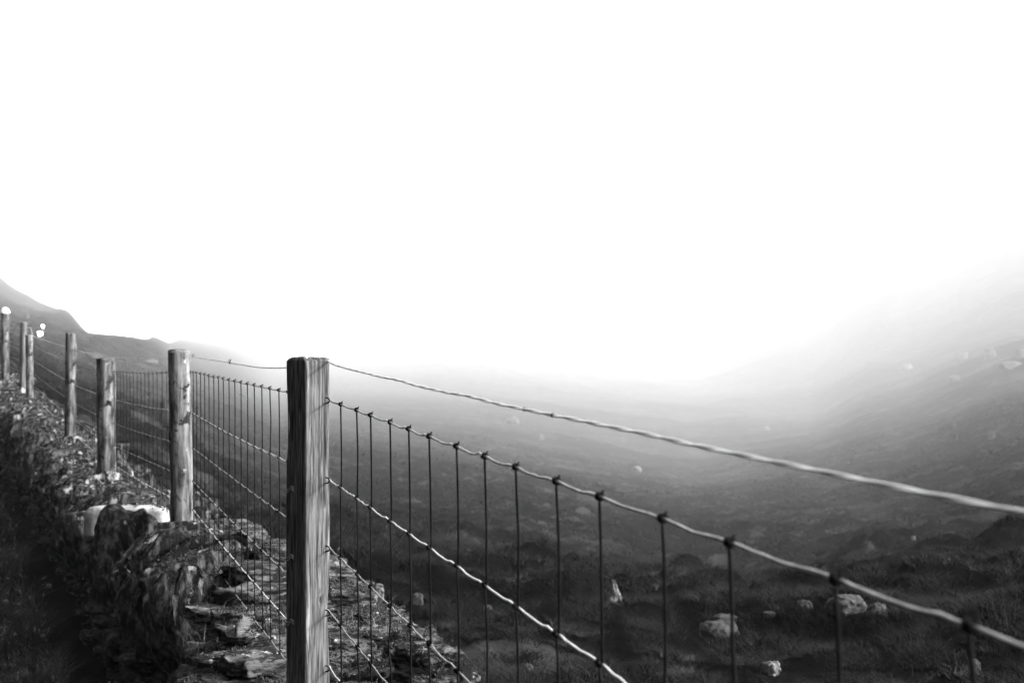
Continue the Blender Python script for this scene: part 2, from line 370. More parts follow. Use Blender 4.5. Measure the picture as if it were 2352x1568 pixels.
def stone_shape(size, seed, res=(8, 6, 4), rough=1.0, layers=4, p=5.0):
    """irregular split slate: half sizes in size; bedding planes normal to local z"""
    if res not in GRIDS: GRIDS[res] = box_grid(*res)
    v, f = GRIDS[res]; v = v.copy(); s = np.array(size)
    nrm = (np.abs(v) ** p).sum(1) ** (1 / p); v = v / nrm[:, None]
    # angular, uneven plan outline
    th = np.arctan2(v[:, 1], v[:, 0])
    plan = 1 + rough * (.16 * vnoise(np.cos(th) * 1.6 + seed, np.sin(th) * 1.6, seed) + .09 * vnoise(np.cos(th) * 4, np.sin(th) * 4 + seed, 3.3))
    lay = np.floor((v[:, 2] + 1) * .5 * layers - 1e-6)
    led = (_h(lay.astype(np.int64) + int(seed * 13), np.full(len(v), 5, np.int64), np.int64(2)) - .5)
    v[:, :2] *= (plan * (1 + .13 * rough * led))[:, None]
    P = v * s
    rs = np.random.default_rng(int(seed * 7919) % 100003)
    for q in range(int(14 * min(rough, 1.2))):
        nv = rs.normal(size=3) * np.array([1, 1, .35]); nv /= np.linalg.norm(nv)
        lim = rs.uniform(.62, .90) * np.sqrt(((nv * s) ** 2).sum()) * (1.22 if abs(nv[2]) < .5 else 1.05)
        e = P @ nv - lim; P = P - np.maximum(e, 0)[:, None] * nv
    mn = float(min(s))
    fr = 1.0 / max(s)
    for c_, o_ in ((0, 0), (1, 40), (2, 80)):
        P[:, c_] += mn * rough * (.32 * fbm(P[:, 0] * fr * 2.2 + seed, P[:, 1] * fr * 2.2 + o_, P[:, 2] * fr * 4, 3)
                                  + .16 * vnoise(P[:, 0] * fr * 8 + seed, P[:, 1] * fr * 8 + o_, P[:, 2] * fr * 16)
                                  + .14 * np.abs(vnoise(P[:, 0] * fr * 14 + seed, P[:, 1] * fr * 14 + o_, P[:, 2] * fr * 24)))
    return P, f

# wall outline as a function of depth
LD_ = [-1, 0, 3.1, 4.0, 4.55, 4.65, 5.0, 6.0, 8.45, 11, 15.5, 18.5, 24]
LX_ = [.35, .1, -.74, -.93, -1.03, -1.12, -1.27, -1.78, -2.74, -3.8, -5.72, -7.0, -9.6]
RD_ = [-1, 2.5, 3.67, 5.07, 5.76, 8.45, 11, 15.5, 18.5, 24]
RX_ = [1.3, .30, -.12, -.60, -.98, -2.05, -3.08, -5.0, -6.3, -8.8]
TD_ = [-1, 3, 4.5, 4.62, 5.76, 8.45, 11, 15.5, 18.5, 24]
TZ_ = [-.86, -.85, -.81, -.725, -.725, -.785, -.73, -.57, -.41, -.15]
XL = lambda d: float(np.interp(d, LD_, LX_)); XR = lambda d: float(np.interp(d, RD_, RX_)); ZT = lambda d: float(np.interp(d, TD_, TZ_))
def yaw_at(d):  # direction of the wall
    return math.atan2(-( (XL(d + .6) + XR(d + .6)) - (XL(d - .6) + XR(d - .6)) ) / 2, 1.2)

wall = empty('dry_stone_wall', (-.9, 4.4, -1.5), label='low dry stone wall with upright mossy copings running away under the wire fence', category='stone wall')
WL = Vector(wall.location)
specs = []   # (part name, centre, rotation, half sizes, material, seed, res, layers, local?)
def stone(kind, c_, rot, hs, m, res=None, layers=4, rough=1.0, p=5.0):
    d = c_[1]
    if res is None: res = (24, 18, 9) if d < 6 else ((9, 7, 4) if d < 10 else (5, 4, 3))
    specs.append([kind, Vector(c_), Euler(rot), hs, m, random.uniform(0, 900), res, layers, rough, p])

# face courses, left side then right side
for sgn in (1, -1):
    z = -1.62
    while z < -.80:
        th_ = random.uniform(.055, .11)
        d = 2.4 if sgn > 0 else 3.0
        while d < (21 if sgn > 0 else 12):
            ln = random.uniform(.16, .42) * (1 if d < 9 else 1.5)
            dc = d + ln * .45
            top = ZT(dc) - (.44 if dc > 4.55 else .03)
            if z + th_ < top + .02:
                y = yaw_at(dc); x = (XL(dc) + (.17 if dc < 4.55 else .27) if sgn > 0 else XR(dc) - .15) + random.uniform(-.03, .03)
                if sgn < 0: x += 0
                zz = z + th_ / 2 + (ZT(dc) + .8 if dc > 11 else 0)
                stone('stone', (x, dc, zz), (random.gauss(0, .03), random.gauss(0, .05), y + random.gauss(0, .06)),
                      (.17, ln * .5, th_ * .5), M['stone'], layers=3)
            d += ln + .008
        z += th_ + .006

# upright coping stones, from the depth where the coping begins
d = 4.64; k = 0
while d < 21.5:
    t = random.uniform(.045, .085) if d < 6.2 else random.uniform(.05, .13) * (1 if d < 9 else 1.3)
    if 5.74 < d < 6.08: d = 6.1
    dc = d + t * .5
    xl, xr = XL(dc), XR(dc); y = yaw_at(dc)
    wdt = (xr - xl) * random.uniform(.78, 1.06); hgt = random.uniform(.36, .50)
    if k < 5: wdt = (.19, .27, .33, .38, .42)[k]; hgt = random.uniform(.42, .5)
    top = ZT(dc) + random.uniform(-.035, .02)
    cx = (xl + xr) / 2 - ((xr - xl) - wdt) / 2 * random.choice((1, .6, -.2)) + random.uniform(-.04, .03)
    cx = xl + wdt / 2 + random.uniform(-.04, .06) if dc < 8 or random.random() < .6 else cx
    lean = random.gauss(.05, .09)
    # bedding plane normal along the wall: local z -> wall direction
    rot = (Matrix.Rotation(y, 3, 'Z') @ Matrix.Rotation(R(90) + lean, 3, 'X') @ Matrix.Rotation(random.gauss(0, .07), 3, 'Z')).to_euler()
    stone('coping_stone', (cx, dc, top - hgt / 2), rot, (wdt / 2, hgt / 2, t / 2), M['coping'], layers=3, rough=1.05, p=7)
    d += t * .92 + (.01 if random.random() < .8 else random.uniform(.03, .08)); k += 1
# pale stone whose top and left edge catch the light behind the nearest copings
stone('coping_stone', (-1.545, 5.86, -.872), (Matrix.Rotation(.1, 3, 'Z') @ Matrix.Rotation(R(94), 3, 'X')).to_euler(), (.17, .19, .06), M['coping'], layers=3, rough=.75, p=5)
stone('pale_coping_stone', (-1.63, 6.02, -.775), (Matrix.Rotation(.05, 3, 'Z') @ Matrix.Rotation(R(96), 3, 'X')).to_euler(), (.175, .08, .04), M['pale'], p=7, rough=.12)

# flat slabs on the broken top nearer than the copings
d = 3.0
for lvl, (zb, cnt) in enumerate(((-.93, 30), (-.885, 36), (-.85, 40), (-.82, 46))):
    for q in range(cnt):
        dc = random.uniform(2.9, 5.3); xl, xr = XL(dc), XR(dc)
        x = random.uniform(xl + (.1 if dc < 4.5 else .36), xr - .04)
        
        stone('slab', (x, dc, zb + random.uniform(-.012, .012) + .03 * (dc - 4)), (random.gauss(0, .07), random.gauss(0, .08), random.uniform(-.6, .9)),
              (random.uniform(.05, .16) * (1 if lvl < 3 else .8), random.uniform(.04, .12), random.uniform(.010, .024)), M['slab'], layers=3, rough=1.15)
def slab_px(px, py, zt, wpx, depth, th_, yw, rx=0, ry=0, name='slab', m=None, **kw):
    dd = -zt * F / (py - 784); s_ = dd / F
    stone(name, ((px - 1176) * s_, dd, zt - th_ / 2), (rx, ry, yw), (wpx * s_ / 2, depth / 2, th_ / 2), m or M['slab'], (20, 14, 7), **kw)
slab_px(985, 1490, -.765, 205, .17, .12, -.25, .10, .14, layers=3, rough=1.2)
slab_px(930, 1535, -.83, 150, .2, .06, .2, 0, .05)
slab_px(950, 1450, -.785, 100, .12, .06, .4, .0, -.1)
slab_px(860, 1440, -.83, 150, .16, .05, .1, 0, .05)
slab_px(850, 1400, -.80, 170, .22, .05, .2)
slab_px(800, 1350, -.775, 150, .30, .05, .3, 0, .04)
slab_px(590, 1348, -.775, 230, .22, .06, .1, 0, -.05)
slab_px(600, 1296, -.74, 190, .25, .05, .25, 0, .06)
slab_px(570, 1400, -.80, 190, .22, .05, -.1)
slab_px(560, 1440, -.80, 150, .16, .04, .3)
slab_px(590, 1500, -.81, 200, .20, .045, .0, .0, .03)
slab_px(830, 1535, -.84, 140, .12, .04, .0)
slab_px(510, 1552, -.86, 170, .18, .04, .3, 0, .1)
slab_px(620, 1250, -.725, 120, .3, .05, .3, 0, .05)
slab_px(570, 1215, -.72, 110, .3, .06, .3, 0, .05)
stone('slab', (-.585 - .15, 3.93, -.79), (R(80), .5, .5), (.03, .045, .010), M['slab'], (8, 8, 3))

bv, bf, nb = [], [], 0
fine = {}
def world_geo(s):
    P, f = stone_shape(s[3], s[5], s[6], s[8], s[7], s[9])
    Rm = np.array(s[2].to_matrix()); return P, P @ Rm.T + np.array(s[1]), f
count = {}
specs.sort(key=lambda s: s[1].length / max(s[3]))
rest = {}
for s in specs:
    P, W, f = world_geo(s)
    bv.append(W); bf.append(f + nb); nb += len(W)
    count[s[0]] = count.get(s[0], 0) + 1
    if count[s[0]] <= (295 if s[0] != 'slab' else 290):
        o = link(s[0], mesh(s[0], P, f, s[4], s[1].y > 7), wall); o.location = s[1] - WL; o.rotation_euler = s[2]
        if s[0] == 'pale_coping_stone': o.name = 'coping_stone'; o['label'] = 'pale lichened coping stone with a bright top edge'
    else: rest.setdefault(s[0], MB()).add(W - np.array(WL), f)
for k_, m_ in rest.items():
    link('distant_' + k_, m_.mesh(k_, M['stone']), wall, kind='stuff')
# rubble core
ds = np.linspace(-1, 23, 60); v = []
for d in ds:
    xl, xr, zt = XL(d) + (.13 if d < 4.55 else .34), XR(d) - .10, ZT(d) - (.09 if d > 5.3 else .115)
    v += [(xl - .03, d, -1.9), (xl, d, zt), (xr, d, zt - .02), (xr + .03, d, -1.9)]
v = np.array(v); v += rng.normal(0, .008, v.shape); n_ = len(ds)
f = [(4 * a + b, 4 * a + b + 1, 4 * a + 5 + b, 4 * a + 4 + b) for a in range(n_ - 1) for b in range(3)]
f += [(3, 2, 1, 0), (4 * n_ - 4, 4 * n_ - 3, 4 * n_ - 2, 4 * n_ - 1)]
bv.append(v); bf.append(np.array(f) + nb); nb += len(v)
link('rubble_core', mesh('rubble_core', v - np.array(WL), np.array(f), M['core'], False), wall, kind='stuff')
VV = np.concatenate(bv); FF = np.concatenate(bf)
bvh = BVHTree.FromPolygons([tuple(a) for a in VV.tolist()], FF.tolist())

# moss and small plants on the wall top
mb = MB()
oct_v = np.array([(1, 0, 0), (-.5, .87, 0), (-.5, -.87, 0), (0, 0, 1.2), (0, 0, -.4)]); oct_f = np.array([(0, 1, 3), (1, 2, 3), (2, 0, 3), (1, 0, 4), (2, 1, 4), (0, 2, 4)])
pts = []; sizes = []
def wall_pts(n, d0, d1, thr, sz, fr=5.0):
    dd = np.exp(rng.uniform(math.log(d0), math.log(d1), n)) if d0 > 0 else rng.uniform(d0, d1, n)
    for d in dd:
        xl, xr = XL(d), XR(d); x = random.uniform(xl - .03, xr + .03)
        if vnoise(x * fr, d * fr, 7.7) + .5 * vnoise(x * fr * 3, d * fr * 3, 2.2) < thr + random.uniform(-.15, .15): continue
        h = bvh.ray_cast(Vector((x, d, 0)), Vector((0, 0, -1)), 1.3)
        if h[0] is None or h[1].z < .25: continue
        pts.append(h[0]); sizes.append(sz * random.uniform(.5, 1.3))
wall_pts(34000, 2.9, 5.0, .40, .0042)
wall_pts(26000, 4.9, 9.0, .25, .006, 3)
wall_pts(12000, 9.0, 20, .1, .012, 2)
P_ = np.array([tuple(p) for p in pts]); S_ = np.array(sizes)
n_ = len(P_); lump = np.clip(fbm(P_[:, 0] * 28, P_[:, 1] * 28, 3, 2), -.3, 1) * .012 + rng.random(n_) * .006
P_[:, 2] += lump
Q = rng.normal(size=(n_, 3, 3)); U_ = Q[:, 0] / np.linalg.norm(Q[:, 0], axis=1)[:, None]
W_ = np.cross(U_, Q[:, 1]); W_ /= np.linalg.norm(W_, axis=1)[:, None]; X_ = np.cross(U_, W_)
ov = P_[:, None] + S_[:, None, None] * (oct_v[None, :, :1] * U_[:, None] + oct_v[None, :, 1:2] * W_[:, None] * .7 + oct_v[None, :, 2:] * X_[:, None])
mb.add(ov.reshape(-1, 3), (np.arange(n_)[:, None, None] * 5 + oct_f[None]).reshape(-1, 3))
link('moss', mb.mesh('moss', M['moss'], False), kind='stuff', label='beady moss and lichen cushions on top of the stone wall')
# thin grass rooted between the stones of the wall, hanging over its left face
mb = MB(); gp = []
for q in range(900):
    d = random.uniform(3.0, 12); x = XL(d) + random.uniform(-.02, .12) if random.random() < .6 else random.uniform(XL(d), XR(d))
    h = bvh.ray_cast(Vector((x, d, 0)), Vector((0, 0, -1)), 1.6)
    if h[0] is None: continue
    if vnoise(x * 2.5, d * 2.5, 4) < .1: continue
    for b_ in range(random.randint(3, 9)): gp.append(h[0] + Vector((random.gauss(0, .012), random.gauss(0, .012), -.005)))
gp = np.array([tuple(p) for p in gp]); n_ = len(gp)
v_, f_ = blades(gp, rng.uniform(.015, .07, n_), rng.uniform(.0015, .003, n_), rng.uniform(.5, 2.2, n_), 2, None, '')
mb.add(v_, f_)
link('wall_grass', mb.mesh('wall_grass', M['verge'], False), kind='stuff', label='wispy dry grass growing out of the joints of the wall')

# ------------------------------------------------------------------ the fence
fence = empty('wire_fence', (-.42, 2.95, -.8), label='post and wire stock fence set along the top of the stone wall', category='fence')
FL = Vector(fence.location); FLn = np.array(FL)
def fpart(name, mb_, m, **kw): return link(name, mb_.mesh(name, m), fence, **kw)

# round posts ------------------------------------------------------
def round_post(px_top, px_bot, y_top, y_bot, dep, dia, m, label, square=False, split=0):
    s_ = dep / F; zt, zb = (784 - y_top) * s_, (784 - y_bot) * s_ - .14
    xt, xb = (px_top - 1176) * s_, (px_bot - 1176) * s_
    n, k = 36, 70
    t = np.linspace(0, 1, k)[:, None]; a = (np.arange(n) / n * 2 * np.pi)[None]
    seed = random.uniform(0, 99)
    zz = zb + (zt - zb) * t
    r = dia / 2 * (1 + .05 * vnoise(np.cos(a) * 1.3 + seed, np.sin(a) * 1.3, zz * 4) + .07 * vnoise(np.cos(a) * 2.5, np.sin(a) * 2.5 + seed, zz * 9)
                   + .035 * vnoise(np.cos(a) * 9, np.sin(a) * 9 + seed, zz * 3) + 0 * t)
    # a few knots
    for q in range(6):
        ka, kz = random.uniform(0, 2 * np.pi), random.uniform(zb, zt)
        dd = ((np.angle(np.exp(1j * (a - ka))) * dia / 2) ** 2 + (zz - kz) ** 2) / (.012 ** 2)
        r = r + .005 * (np.exp(-dd) - 1.3 * np.exp(-dd * 4))
    X = xb + (xt - xb) * t + r * np.cos(a); Y = dep + dia / 2 + r * np.sin(a)
    Z = zz + 0 * a
    Z[-1] += .006 * np.sin(a[0] + seed)
    P = np.stack([X, Y, Z], -1).reshape(-1, 3)
    i = np.arange(k - 1)[:, None] * n; j = np.arange(n)[None]
    f = np.stack([i + j, i + (j + 1) % n, i + n + (j + 1) % n, i + n + j], -1).reshape(-1, 4)
    tc = np.array([[xt, dep + dia / 2, zt + .002]]); P = np.concatenate([P, tc]); jj = np.arange(n)
    e = np.stack([(k - 1) * n + jj, (k - 1) * n + (jj + 1) % n, np.full(n, len(P) - 1)], -1)
    o = np.array([xb, dep, zb])
    me = mesh('post', P - o, [f, e], m)
    ob = link('post', me, fence, label=label); ob.location = Vector(o) - FL
    return ob
p2 = round_post(405, 414, 805, 1190, 5.72, .089, M['wood'], 'knotted round post next behind the square post')
p3 = round_post(238, 238, 824, 1080, 8.42, .108, M['wood'], 'stout round post third along the wall')
p4 = round_post(160, 157, 765, 994, 10.95, .084, M['wood'], 'slim tall round post')
p5 = round_post(64, 66, 769, 898, 15.4, .078, M['wood'], 'round post leaning with a pale right side')
p5b = round_post(52, 50, 740, 872, 16.8, .078, M['wood_dark'], 'dark post close behind the leaning one')
p6 = round_post(8, 9, 718, 856, 17.9, .10, M['wood'], 'far post with a white rounded cap')
p7 = round_post(-32, -34, 700, 840, 22.4, .09, M['wood'], 'last post of the row')
# white cap on the far post
n = 20; cv = []; cf = []
for a in range(7):
    ph = a / 6 * math.pi / 2
    for b in range(n):
        th = b / n * 2 * math.pi; r = .062 * math.cos(ph)
        cv.append((r * math.cos(th), r * math.sin(th), .075 * math.sin(ph)))
for a in range(6):
    for b in range(n): cf.append((a * n + b, a * n + (b + 1) % n, (a + 1) * n + (b + 1) % n, (a + 1) * n + b))
cap = link('cap', mesh('cap', np.array(cv), np.array(cf), M['cap']), p6)
cap.location = ((8 - 9) * 17.9 / F, .05, (784 - 718) * 17.9 / F - ((784 - 856) * 17.9 / F - .14) - .005)

# square post ------------------------------------------------------
def square_post(cx, cy, zt, zb, a_, yaw, label, name='post'):
    per = []   # rounded square profile
    n = 24
    for sd_ in range(4):
        for q in range(n):
            t = q / n * 2 - 1
            c0 = [(t, -1), (1, t), (-t, 1), (-1, -t)][sd_]
            per.append(c0)
    per = np.array(per, float); nn = len(per)
    rr_ = (np.abs(per) ** 14).sum(1) ** (1 / 14); per = per / rr_[:, None]
    k = 150; zz = np.linspace(zb, zt, k)
    P = np.zeros((k, nn, 3)); th = np.arctan2(per[:, 1], per[:, 0])
    arc = np.arange(nn) * 1.0
    for i in range(k):
        z = zz[i]
        g_ = .005 * vnoise(arc * .9, z * 1.2, 3.0) + .010 * np.minimum(0, vnoise(arc * .45 + 7, z * .9, 9.0) + .25)     # grain grooves along the post
        b_ = .02 * vnoise(per[:, 0] * 1.2, per[:, 1] * 1.2, z * 5)
        # worn notch on the left arris near the top
        nt_ = -.13 * np.exp(-((z + .17) / .05) ** 2) * np.exp(-((per - np.array([-1, 1])) ** 2).sum(1) / .5)
        nt_ = nt_ - .10 * np.exp(-((z + .56) / .06) ** 2) * np.exp(-((per - np.array([1, -1])) ** 2).sum(1) / .15)
        hole = -.16 * np.exp(-((z + .53) / .011) ** 2 - ((per[:, 0] - .25) / .22) ** 2 - ((per[:, 1] + 1) / .3) ** 2)
        knob = .05 * np.exp(-((z + .515) / .03) ** 2 - ((per[:, 0] - .2) / .45) ** 2 - ((per[:, 1] + 1) / .3) ** 2)
        s_ = a_ / 2 * (1 + g_ + b_ + nt_ + hole + knob)
        P[i, :, 0] = per[:, 0] * s_; P[i, :, 1] = per[:, 1] * s_; P[i, :, 2] = z
        face = per[:, 1] < -.9
        for (gc, gd, z0_, z1_) in ((-.1, .003, -2, 1), (.52, .006, -.34, 1), (-.62, .002, -.6, 1), (.25, .002, -2, -.3)):
            wob = gc + .05 * float(vnoise(z * 6, gc * 9, 1)); P[i, face, 1] += gd * np.exp(-((per[face, 0] - wob) / .06) ** 2) * (z0_ < z < z1_)
        face = per[:, 0] < -.9
        for (gc, gd) in ((-.2, .002), (.35, .003), (.7, .0015)):
            wob = gc + .05 * float(vnoise(z * 6, gc * 9, 2)); P[i, face, 0] += gd * np.exp(-((per[face, 1] - wob) / .045) ** 2)
    P[-1, :, 2] += .006 * vnoise(per[:, 0] * 3, per[:, 1] * 3, 1.0); P[-2, :, 2] = zt - .003
    P[-1, :, :2] *= .96
    i = np.arange(k - 1)[:, None] * nn; j = np.arange(nn)[None]
    f = np.stack([i + j, i + (j + 1) % nn, i + nn + (j + 1) % nn, i + nn + j], -1).reshape(-1, 4)
    V_ = P.reshape(-1, 3); b0 = (k - 1) * nn; extra = []; ring0 = V_[b0:b0 + nn]
    prev = np.arange(nn) + b0; allv = [V_]; tot = len(V_); ef = []
    for q, sc_ in enumerate((.75, .45, .2)):
        rg = ring0.copy(); rg[:, :2] *= sc_; rg[:, 2] = zt + .007 * vnoise(rg[:, 0] * 70, rg[:, 1] * 70, 2.0 + q)
        cur = np.arange(nn) + tot; tot += nn; allv.append(rg)
        jj = np.arange(nn); ef.append(np.stack([prev, np.roll(prev, -1), np.roll(cur, -1), cur], -1)); prev = cur
    allv.append(np.array([[0, 0, zt]])); ct = np.stack([prev, np.roll(prev, -1), np.full(nn, tot)], -1)
    V_ = np.concatenate(allv)
    V_[:, 2] -= zb
    o = link(name, mesh(name, V_, [np.concatenate([f] + ef), ct], M['wood_square']), fence, label=label)
    o.location = Vector((cx, cy, zb)) - FL; o.rotation_euler = (0, 0, yaw)
    return o
# corner nearest the camera at px 701.5; side normals 39 deg right and 51 deg left of the way to the camera
A1 = .0655; D1 = 2.86
toc = math.atan2(-(706 - 1176) / F, 1)      # bearing
yaw = R(39) + math.atan((706 - 1176) / F) * -1 * 1.0
cx1 = (707.5 - 1176) / F * 2.93
p1 = square_post(cx1, 2.93, (784 - 826) / F * 2.9, -.95, A1, yaw, 'nearest square sawn post with a dark left face and a pale weathered right face')
p0 = square_post(.60, -.2, -.05, -.95, A1, R(30), 'square post beside the viewpoint')

# netting and strands ----------------------------------------------
AP = [(.554, -.2, -.174), (-.377, 2.94, -.121), (-1.298, 5.76, -.121), (-2.37, 8.45, -.179), (-3.38, 11.0, -.175),
      (-5.22, 15.5, -.040), (-5.70, 16.85, .04), (-6.36, 18.0, .12), (-8.35, 22.5, .33)]
ROW = [0, -.164, -.304, -.436, -.550, -.650]
TOPW = [.075, .0745, .060, .083, .115, .10, .12, .12, .12]
stays = []; knots = []
span_cols = []
cols = []        # (x, y, row1 z, fractional jitter) of every stay column in order
for si in range(len(AP) - 1):
    a, b = np.array(AP[si]), np.array(AP[si + 1]); ln = np.hypot(b[0] - a[0], b[1] - a[1])
    nc = max(2, int(round(ln / .15)))
    for q in range(nc):
        t = (q + (.78 if si == 0 else .55) + random.uniform(-.05, .05)) / nc
        if si == 0 and q == nc - 1: t = min(t, .972)
        if 0 < t < 1: cols.append(a + (b - a) * t)
cols = [c for c in cols if c[1] > 2.94 or c[1] < .6]
for px_ in (783, 820, 852, 897, 940, 987, 1050, 1115, 1187, 1280, 1380, 1525, 1680, 1925, 2235):
    y_ = 2.94 * 550 / (px_ - 207); t_ = (y_ - AP[0][1]) / (AP[1][1] - AP[0][1]); cols.append(np.array(AP[0]) + (np.array(AP[1]) - np.array(AP[0])) * t_)
cols = np.array(sorted(cols, key=lambda c: c[1]))
pathx = np.array(AP)
def row_points(r):
    """line wire r from the first post to the last: crimped between the stays"""
    ev = []     # (depth, offset, kind)
    P = []
    ys = [a[1] for a in AP]
    nodes = sorted([(c[1], 0) for c in cols] + [(y, 1) for y in ys])
    for q in range(len(nodes) - 1):
        y0, y1 = nodes[q][0], nodes[q + 1][0]
        if y1 - y0 < 1e-4: continue
        m_ = 9 if y0 < 9 else 3
        kk = random.uniform(.6, 1.3)
        for e in range(m_):
            t = e / m_; y = y0 + (y1 - y0) * t
            x = np.interp(y, pathx[:, 1], pathx[:, 0]); z = np.interp(y, pathx[:, 1], pathx[:, 2]) + ROW[r]
            dz = -.0026 * kk * math.sin(math.pi * t) + .0018 * kk * math.exp(-((t - .22) / .09) ** 2)
            P.append((x + random.gauss(0, .0004), y, z + dz + random.gauss(0, .0003)))
    P = np.array(P)
    # slack of the lower wires between posts
    for si in range(len(AP) - 1):
        y0, y1 = AP[si][1], AP[si + 1][1]; m_ = (P[:, 1] >= y0) & (P[:, 1] < y1); t = (P[m_, 1] - y0) / (y1 - y0)
        P[m_, 2] -= SAG[si][r] * np.sin(np.pi * t)
    return P
SAG = [[(0 if si == 0 else random.uniform(.0, .012)) for r in range(6)] for si in range(8)]
SAG[0] = [0.003, .0, .0, .004, .0, 0]
rowsP = [row_points(r) for r in range(6)]
for r in range(6):
    mb = MB(); P = rowsP[r]
    rad = .0017 if r == 0 else .0014
    add_tube(mb, P - FLn, rad, 7)
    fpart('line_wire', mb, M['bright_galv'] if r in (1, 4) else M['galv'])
def rz(r, y): return float(np.interp(y, rowsP[r][:, 1], rowsP[r][:, 2]))
def coil(c_, dirv, r0, turns=2.4, rad=.0011, ln=.010):
    t = np.linspace(0, 1, 22); a = t * turns * 2 * np.pi
    dv = np.array(dirv) / np.linalg.norm(dirv); up = np.array([0, 0, 1.0]); s_ = np.cross(dv, up); s_ /= np.linalg.norm(s_); u_ = np.cross(s_, dv)
    return np.array(c_) + (t[:, None] - .5) * ln * dv + r0 * (np.cos(a)[:, None] * u_ + np.sin(a)[:, None] * s_)
far = MB(); nst = 0
for ci, c_ in enumerate(cols):
    y = c_[1]
    i0 = max(0, min(len(AP) - 2, int(np.searchsorted(pathx[:, 1], y)) - 1))
    dv = np.array([AP[i0 + 1][0] - AP[i0][0], AP[i0 + 1][1] - AP[i0][1], 0]); dv /= np.linalg.norm(dv)
    near = .35 < y < 8.45
    drift = 0.0
    for r in range(5):
        kick = random.gauss(0, .007) if random.random() < .22 else random.gauss(0, .0015)
        y0 = y + drift + .004; y1 = y0 - .009 + random.gauss(0, .002) * 1.0
        drift += random.gauss(-.001, .002)
        x0 = float(np.interp(y0, pathx[:, 1], pathx[:, 0])); x1 = float(np.interp(y1, pathx[:, 1], pathx[:, 0]))
        z0, z1 = rz(r, y0), rz(r + 1, y1)
        m_ = 11 if near else 5
        t = np.linspace(0, 1, m_)
        bow = random.uniform(.002, .006)
        px_ = x0 + (x1 - x0) * t; py_ = y0 + (y1 - y0) * t; pz_ = z0 + (z1 - z0) * t
        off = -bow * np.sin(np.pi * t) + kick * np.exp(-((t - .5) / .22) ** 2)
        P = np.stack([px_ + dv[0] * off, py_ + dv[1] * off, pz_], -1)
        mb = MB() if near and nst < 298 else far
        base = np.array([x0, y0, z0]) if mb is not far else FLn
        add_tube(mb, P - base, .0016 if near else .0014, 6 if near else 4)
        if near:
            for (xx, yy, zz, rr_) in ((x0, y0, z0, r), (x1, y1, z1, r + 1)):
                if rr_ == r + 1 and r < 4: continue
                add_tube(mb, coil((xx, yy - .002, zz), dv, .0031, random.uniform(2.2, 3)) - base, .0015, 5)
                add_tube(mb, np.array([[xx, yy, zz], [xx + .004, yy - .003, zz + .006]]) - base, .0011, 5)
        else:
            add_tube(mb, np.array([[x0, y0 - .007, z0], [x0, y0 + .007, z0]]) - base, .0038, 5)
        if mb is not far:
            nst += 1
            o = fpart('stay_wire', mb, M['rust']); o.location = Vector(base) - FL
link('distant_stay_wires', far.mesh('distant_stay_wires', M['rust']), fence, kind='stuff')

# top strand of two twisted wires, with a barb here and there
mb = MB(); ys = np.arange(-.2, 22.5, .012)
tx = np.interp(ys, pathx[:, 1], pathx[:, 0]); tz = np.interp(ys, pathx[:, 1], pathx[:, 2]) + np.interp(ys, pathx[:, 1], TOPW)
for si in range(len(AP) - 1):
    y0, y1 = AP[si][1], AP[si + 1][1]; m_ = (ys >= y0) & (ys < y1); t = (ys[m_] - y0) / (y1 - y0)
    if si == 0: tz[m_] += -.009 * np.sin(np.pi * t)
    elif si == 1: tz[m_] += -.012 * np.sin(np.pi * t) - .01 * np.exp(-((t - .3) / .2) ** 2)
    else: tz[m_] -= .008 * np.sin(np.pi * t)
tz += .0012 * vnoise(ys * 7, 3.0)
m1 = np.exp(-((ys - 2.97) / .05) ** 2); tz += .013 * m1; tx -= .010 * m1
for ph in (0, math.pi):
    a = ys / .13 * 2 * np.pi + ph
    P = np.stack([tx + .0009 * np.cos(a), ys, tz + .0009 * np.sin(a)], -1)
    add_tube(mb, P - FLn, .00125, 7)
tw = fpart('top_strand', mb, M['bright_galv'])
for yb in (1.62, 1.52, 4.55, 5.70, 7.35, 9.8, 13):
    xb, zb_ = float(np.interp(yb, ys, tx)), float(np.interp(yb, ys, tz))
    mb = MB(); small = yb < 3
    add_tube(mb, coil((0, 0, 0), (.3, -1, 0), .0026 if not small else .0019, 3, ln=.009 if not small else .005), .0011 if not small else .0006, 5)
    if not small:
        add_tube(mb, np.array([[0, 0, -.0], [.006, -.012, .012]]), .001, 5)
        add_tube(mb, np.array([[0, 0, 0], [-.006, .012, .010]]), .001, 5)
    b_ = link('barb', mb.mesh('barb', M['rust']), tw); b_.location = Vector((xb, yb, zb_)) - FL

